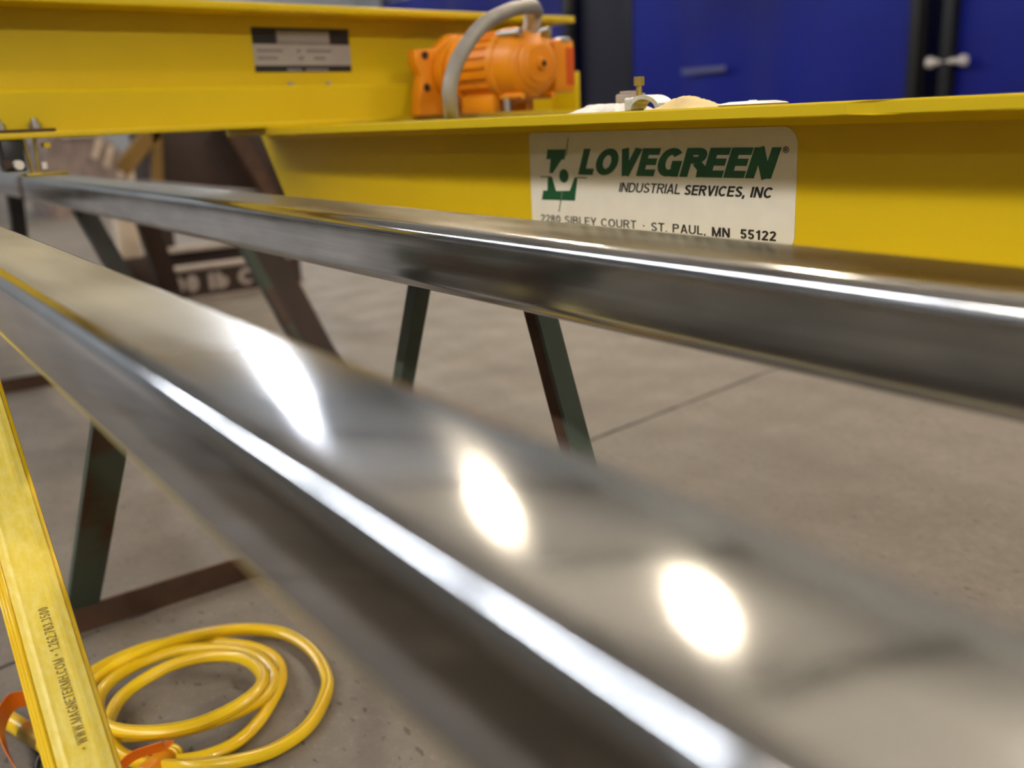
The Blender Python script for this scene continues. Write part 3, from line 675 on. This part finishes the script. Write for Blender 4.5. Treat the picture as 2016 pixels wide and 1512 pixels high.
for y in (1.84, 2.66):
    for x in (-6.88, -6.58): MB().box(x, x + .06, y, y + .06, 0, .47).build('leg', M_darkrust, bn)
MB().beam((-6.42, 1.86, 1.0), (-6.42, 1.60, .74), [(-.04, -.05), (.04, -.05), (.04, .05), (-.04, .05)]).build('shaded_brace', M_yellow_shaded, bn)
MB().beam((-6.42, 1.85, 1.0), (-6.42, 1.80, .55), [(-.03, -.04), (.03, -.04), (.03, .04), (-.03, .04)], up=(1, 0, 0)).build('shaded_post', M_yellow_shaded, bn)
MB().beam((-6.44, 2.32, 1.02), (-6.44, 2.62, .40), [(-.05, -.06), (.05, -.06), (.05, .06), (-.05, .06)], up=(1, 0, 0)).build('rust_strut', M_rust, bn)
# wrapped bale with pale boards, far away
ba = thing('wrapped_bale', 'brown film-wrapped bale with pale boards on its sloping side', 'bale', (-13.3, 2.8, 0))
rd = random.Random(4); prof = [(2.30, 0), (2.28, .55), (2.36, .90), (2.55, 1.0), (2.85, 1.02), (3.05, .93), (3.20, .75), (3.42, .42), (3.40, 0)]
nseg = 8; v = []; f = []
for k in range(nseg + 1):
    for y, z in prof: v.append((-14.0 + 1.2 * k / nseg, y + rd.uniform(-.03, .03) * (z > 0), z + rd.uniform(-.03, .03) * (z > 0)))
m_ = len(prof)
for k in range(nseg): f += [(k * m_ + q, k * m_ + (q + 1) % m_, (k + 1) * m_ + (q + 1) % m_, (k + 1) * m_ + q) for q in range(m_)]
f += [tuple(range(m_))[::-1], tuple(range(nseg * m_, nseg * m_ + m_))]
MB().add(v, f).build('wrapped_body', M_bale, ba, True)
for y, z in ((2.98, .93), (3.10, .82), (3.24, .66), (3.33, .53)):
    MB().beam((-12.76, y, z), (-12.76, y - .10, z - .24), [(-.03, -.035), (.03, -.035), (.03, .035), (-.03, .035)], up=(1, 0, 0)).build('board', M_slat, ba)
MB().box(-12.79, -12.73, 2.55, 2.9, .96, 1.03).build('top_board', M_pale, ba)

# rusty strap round the far tube
sp = thing('tie_strap', 'thin rusty strap wrapped round the grey tube at far left', 'strap', (-3.62, .61, BOT))
o1 = [(a + .5674 - .002, b + BOT - .002) for a, b in rrect(.131, .084, .0175)]
i1 = [(a + .5674 - .0003, b + BOT - .0003) for a, b in rrect(.1276, .0806, .0158)]
nn = len(o1); v = [(x, a, b) for x in (-3.65, -3.60) for a, b in o1 + i1]; f = []
for k in range(nn):
    j = (k + 1) % nn; f += [(k, j, 2 * nn + j, 2 * nn + k), (nn + k, 3 * nn + k, 3 * nn + j, nn + j), (k, nn + k, nn + j, j), (2 * nn + k, 2 * nn + j, 3 * nn + j, 3 * nn + k)]
MB().add(v, f).build('band', M_rust, sp)
MB().box(-3.66, -3.59, .60, .64, BOT + .0815, BOT + .0895).build('buckle', M_brass, sp, bevel=.001)

# ------------------------------------------------------------------ blue welding screens
def screen(label, x0, x1, m, y=6.0, amp=.035, per=1.9, h=2.3, seed=0, posts=(1, 1)):
    t = thing('welding_screen', label, 'curtain', ((x0 + x1) / 2, y, 0), 0.02)
    n = int((x1 - x0) * 16); rd = random.Random(seed); ph = rd.uniform(0, 6); v = []; f = []
    for k in range(n + 1):
        x = x0 + (x1 - x0) * k / n; yy = y + amp * math.sin(2 * math.pi * x / per + ph) + amp * .5 * math.sin(2 * math.pi * x / per * 2.3 + 1)
        for z in (.12, h):
            for d in (0, .004): v.append((x, yy * (1) + d, z))
    for k in range(n):
        b = k * 4; c = b + 4; f += [(b, c, c + 2, b + 2), (b + 1, b + 3, c + 3, c + 1), (b, b + 1, c + 1, c), (b + 2, c + 2, c + 3, b + 3)]
    f += [(0, 2, 3, 1), (n * 4, n * 4 + 1, n * 4 + 3, n * 4 + 2)]
    MB().add(v, f).build('curtain', m, t, True)
    MB().cyl((x0, y, h + .04), (x1, y, h + .04), .02, n=12).build('top_rail', M_post, t, True)
    for s_, x in zip(posts, (x0, x1)):
        if s_:
            MB().box(x - .035, x + .035, y - .05, y + .05, 0, h + .05).build('post', M_post, t, bevel=.008)
            MB().box(x - .03, x + .03, y - .3, y + .3, 0, .05).build('foot', M_post, t, bevel=.005)
    for k in range(int((x1 - x0) / .3)):
        MB().cyl((x0 + .15 + k * .3, y, h + .015), (x0 + .16 + k * .3, y, h + .015), .03, n=12).build('ring', M_zinc, t)
    return t
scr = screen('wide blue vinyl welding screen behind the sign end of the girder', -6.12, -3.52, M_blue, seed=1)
for x0, x1 in ((-5.50, -5.05),):  # light streak on the vinyl, painted as a thin pale strip
    MB().box(x0, x1, 5.935, 5.94, 1.225, 1.262).build('painted_glint', mat('painted_glint_blue', (.14, .15, .30, 1), None, .4), scr)
screen('blue vinyl welding screen at the right edge of the picture', -3.30, -.6, M_blue, seed=2)
screen('blue vinyl welding screen right behind the orange motor', -10.2, -6.95, M_blue, seed=3)
screen('black vinyl strip curtain hanging between two blue screens', -6.85, -6.2, M_navy, seed=4, y=6.12, posts=(0, 0))
screen('long black vinyl backdrop curtain behind the row of blue screens', -11.0, -.4, M_navy, seed=5, y=6.6, amp=.05)
cl = thing('screen_latch', 'pale steel latch joining the two blue screens at right', 'latch', (-3.42, 5.9, 1.15))
MB().cyl((-3.53, 5.90, 1.17), (-3.31, 5.90, 1.17), .018, n=12).build('bar', M_pale, cl, True)
for x in (-3.53, -3.31): MB().lathe((x - .01, 5.90, 1.17), (1, 0, 0), [(0, .03), (.02, .036), (.04, .03)], 14).build('knob', M_pale, cl, True)

# ------------------------------------------------------------------ conductor bar leaning under the near tube
bd = Vector((-.829, .021, .558)).normalized(); P1 = Vector((-1.587, .118, .768))
foot = Vector((-.447, .097, 0)); L_ = 1.33
cb = thing('conductor_bar', 'flat yellow plastic conductor bar with printed web address leaning at lower left', 'conductor bar', tuple(foot))
tocam = Vector((0, 0, CAM_H)) - (foot + bd * .6)
nrm = (tocam - bd * tocam.dot(bd)).normalized(); wid = nrm.cross(bd).normalized()
if wid.y < 0: wid = -wid
def bp(u, a, c): return foot + bd * u + wid * a + nrm * c + Vector((0, 0, .012))
def bsweep(prof, u0, u1, m, nm):
    n = len(prof); v = [bp(u, a, c) for u in (u0, u1) for a, c in prof]
    return MB().add(v, [tuple(range(n))[::-1], tuple(range(n, 2 * n))] + [(i, (i + 1) % n, n + (i + 1) % n, n + i) for i in range(n)]).build(nm, m, cb)
W2 = .0275
face = [(-W2 + .001, -.004)] + [(-W2 + .003 + (2 * W2 - .006) * k / 12, .0005 - .0022 * ((k - 6) / 6) ** 2 + (.0006 if k in (2, 9, 10) else 0)) for k in range(13)] + [(W2 - .001, -.004), (W2 - .001, -.012), (-W2 + .001, -.012)]
bsweep(face, 0, L_, M_bar, 'cover_face')
bsweep([(W2 - .001, -.003), (W2 + .0022, -.0045), (W2 + .003, -.012), (W2 - .001, -.012)], 0, L_, M_cable, 'right_edge')
for k, (a, c) in enumerate(((-W2 - .0015, -.004), (-W2 - .0050, -.0075), (-W2 - .0080, -.0115))):
    bsweep([(a + .0026 * math.cos(t * math.pi / 5), c + .0026 * math.sin(t * math.pi / 5)) for t in range(10)], 0, L_, M_cable, 'side_rib')
bsweep([(-W2 - .010, -.016), (W2, -.016), (W2, -.0115), (-W2 - .010, -.0115)], 0, L_, M_cable, 'base_strip')
def bartext(body, u0, u1, a0, cap, nm, bold=.14):
    # reads upward along the bar
    mb = textmesh(body, lambda u, v, t: tuple(bp(u, a0 - v, .0006 + t)), u0, u1, 0, cap, M_print, '', 0, bold, thick=.0004, gap=.2)
    mb.build(nm, M_print, cb)

# ------------------------------------------------------------------ cable coil on the floor
COIL = [(-1.351,0.272,0.011),(-1.328,0.317,0.011),(-1.327,0.366,0.011),(-1.352,0.413,0.011),(-1.400,0.461,0.011),(-1.456,0.501,0.011),(-1.523,0.518,0.011),(-1.587,0.499,0.011),(-1.643,0.457,0.011),(-1.694,0.406,0.011),(-1.720,0.347,0.011),(-1.716,0.281,0.011),(-1.696,0.229,0.011),(-1.665,0.193,0.011),(-1.617,0.163,0.011),(-1.536,0.162,0.021),(-1.473,0.188,0.031),(-1.428,0.239,0.031),(-1.391,0.298,0.031),(-1.377,0.366,0.031),(-1.383,0.428,0.031),(-1.407,0.466,0.033),(-1.461,0.485,0.033),(-1.527,0.478,0.033),(-1.586,0.440,0.033),(-1.632,0.373,0.033),(-1.638,0.311,0.031),(-1.616,0.256,0.031),(-1.575,0.223,0.031),(-1.500,0.207,0.041),(-1.434,0.214,0.051),(-1.386,0.258,0.051),(-1.358,0.319,0.051),(-1.362,0.387,0.051),(-1.388,0.439,0.051),(-1.432,0.460,0.051),(-1.496,0.452,0.051),(-1.541,0.410,0.051),(-1.565,0.354,0.047),(-1.571,0.299,0.035),(-1.552,0.254,0.029),(-1.508,0.226,0.031),(-1.436,0.204,0.051),(-1.415,0.203,0.041),(-1.396,0.216,0.023),(-1.356,0.245,0.017),(-1.296,0.282,0.031),(-1.272,0.341,0.023),(-1.272,0.411,0.011),(-1.295,0.482,0.011),(-1.363,0.546,0.011),(-1.425,0.572,0.011),(-1.508,0.582,0.011),(-1.590,0.568,0.011),(-1.639,0.527,0.015),(-1.657,0.465,0.027),(-1.650,0.386,0.043),(-1.644,0.315,0.047),(-1.647,0.252,0.035),(-1.607,0.199,0.035),(-1.585,0.165,0.030)]
cc = thing('cable_coil', 'yellow cable lying in loose coils on the concrete floor', 'cable', (-1.5, .36, 0))
prof = []
for k in range(16):
    t = 2 * math.pi * k / 16; r = .0108 + (.0008 if k % 4 == 0 else 0); prof.append((r * math.cos(t), r * math.sin(t)))
jac = MB().tube(COIL, .011, sub=8, prof=prof).build('jacket', M_cable, cc, True)
dn = MB().tube([(a, b, c + .0098) for a, b, c in COIL], .0016, n=6, sub=8); sub(jac, cc, dn, 'stripe', M_cable_line)

bartext('\u2022 WWW.MAGNETEKMH.COM \u2022 1.262.783.3500', .602, .779, .0068, .0102, 'printed_line')

# plug at the cable's start
MB().lathe((-1.352, .270, .016), (.55, -.80, .02), [(-.01, .012), (.0, .017), (.012, .021), (.05, .022), (.055, .018), (.075, .017)], 18).build('plug', M_orange, cc, True)
for k in range(3):
    MB().lathe((-1.352 - .004 * k, .270 + .006 * k, .016), (.55, -.80, .02), [(-.008, .0125), (-.006, .0145), (-.003, .0145), (-.001, .0125)], 14).build('strain_relief_ring', M_cable, cc, True)

# thick hose end at the far left, with a worn grey sleeve
hs = thing('hose_end', 'thick yellow hose end with grey sleeve on the floor at lower left', 'hose', (-1.6, .09, 0))
MB().tube([(-1.90, .0, .017), (-1.75, .045, .017), (-1.62, .092, .017), (-1.53, .122, .017), (-1.47, .136, .017)], .0155, n=18, sub=6).build('hose', M_cable, hs, True)
MB().tube([(-1.575, .107, .017), (-1.545, .117, .017), (-1.52, .125, .017)], .0165, n=18, sub=4).build('sleeve', M_brass, hs, True)

# orange flagging tape
def ribbon(label, pts, wv, o, name='flagging_tape'):
    e = thing(name, label, 'tape', o); P = smooth([Vector(p) for p in pts], 6); v = []; f = []; n = len(P)
    for i, p in enumerate(P):
        t = (P[min(i + 1, n - 1)] - P[max(i - 1, 0)]).normalized(); wd = Vector(wv) - t * Vector(wv).dot(t); k = t.cross(wd).normalized() * .0006
        v += [p + wd + k, p - wd + k, p - wd - k, p + wd - k]
    for i in range(n - 1): f += [(i * 4 + q, i * 4 + (q + 1) % 4, i * 4 + 4 + (q + 1) % 4, i * 4 + 4 + q) for q in range(4)]
    f += [(3, 2, 1, 0), tuple((n - 1) * 4 + q for q in range(4))]
    MB().add(v, f).build('strip', M_tape, e, True); return e
r1 = ribbon('orange flagging tape looped to the left of the yellow bar', [(-1.60, .150, .052), (-1.605, .122, .058), (-1.600, .095, .062), (-1.55, .072, .058), (-1.48, .070, .046), (-1.40, .083, .030), (-1.33, .10, .022)], (.004, -.004, .017), (-1.5, .08, 0))
MB().lathe((-1.40, .083, .03), (1, .2, -.2), [(-.008, .004), (0, .009), (.008, .004)], 10).build('knot', M_tape, r1, True)
r2 = ribbon('pointed orange flagging tape end lying over the cable beside the yellow bar', [(-1.30, .165, .022), (-1.318, .190, .050), (-1.325, .215, .062), (-1.322, .240, .064), (-1.312, .262, .068)], (.006, -.003, .012), (-1.3, .2, 0))
MB().add([(-1.312, .262, .076), (-1.312, .262, .058), (-1.307, .276, .073), (-1.3125, .2625, .058), (-1.3125, .2625, .076), (-1.3075, .2765, .073)], [(0, 1, 2), (3, 4, 5), (0, 2, 5, 4), (1, 3, 5, 2), (0, 4, 3, 1)]).build('torn_tip', M_tape, r2)
hk = thing('snap_hook', 'small black snap hook at the foot of the picture behind the yellow bar', 'hook', (-1.42, .11, .03))
MB().tube([(-1.40, .095, .032), (-1.415, .100, .050), (-1.428, .112, .056), (-1.43, .126, .046), (-1.42, .132, .034)], .0045, n=10, sub=6).build('hook', M_black, hk, True)
MB().tube([(-1.40, .095, .032), (-1.37, .098, .028), (-1.34, .10, .026)], .006, n=10, sub=4).build('shank', M_black, hk, True)

# ------------------------------------------------------------------ low cabinet added unseen behind the camera to darken the tubes' near faces
dc = thing('added_cabinet', 'added unseen long low grey drawer cabinet darkening the tube reflections', 'cabinet', (-1.2, -1.55, 0))
M_cab = mat('grey_cabinet_paint', (.22, .22, .22, 1), (.26, .26, .26, 1), .5, scale=6)
MB().box(-4.2, 1.8, -1.9, -1.2, .08, .92).build('body', M_cab, dc, bevel=.006)
MB().box(-4.15, 1.75, -1.86, -1.26, 0, .08).build('plinth', M_black, dc)
MB().box(-4.25, 1.85, -1.95, -1.15, .92, .96).build('worktop', M_rust, dc, bevel=.006)
dm = MB().box(-.48, .48, -.012, .012, -.12, .12).mesh('drawer', M_cab, bevel=.004); hm = MB().box(-.12, .12, .012, .030, -.01, .01).mesh('handle', M_zinc, bevel=.003)
for i in range(6):
    for j in range(3):
        d_ = bpy.data.objects.new('drawer', dm); COL.objects.link(d_); d_.parent = dc; d_.location = (-3.70 + i + 1.2, -1.19 + 1.55, .23 + j * .265)
        h_ = bpy.data.objects.new('handle', hm); COL.objects.link(h_); h_.parent = d_; h_.location = (0, 0, .05)

for o_ in bpy.data.objects:
    if '_o' in o_.keys(): del o_['_o']
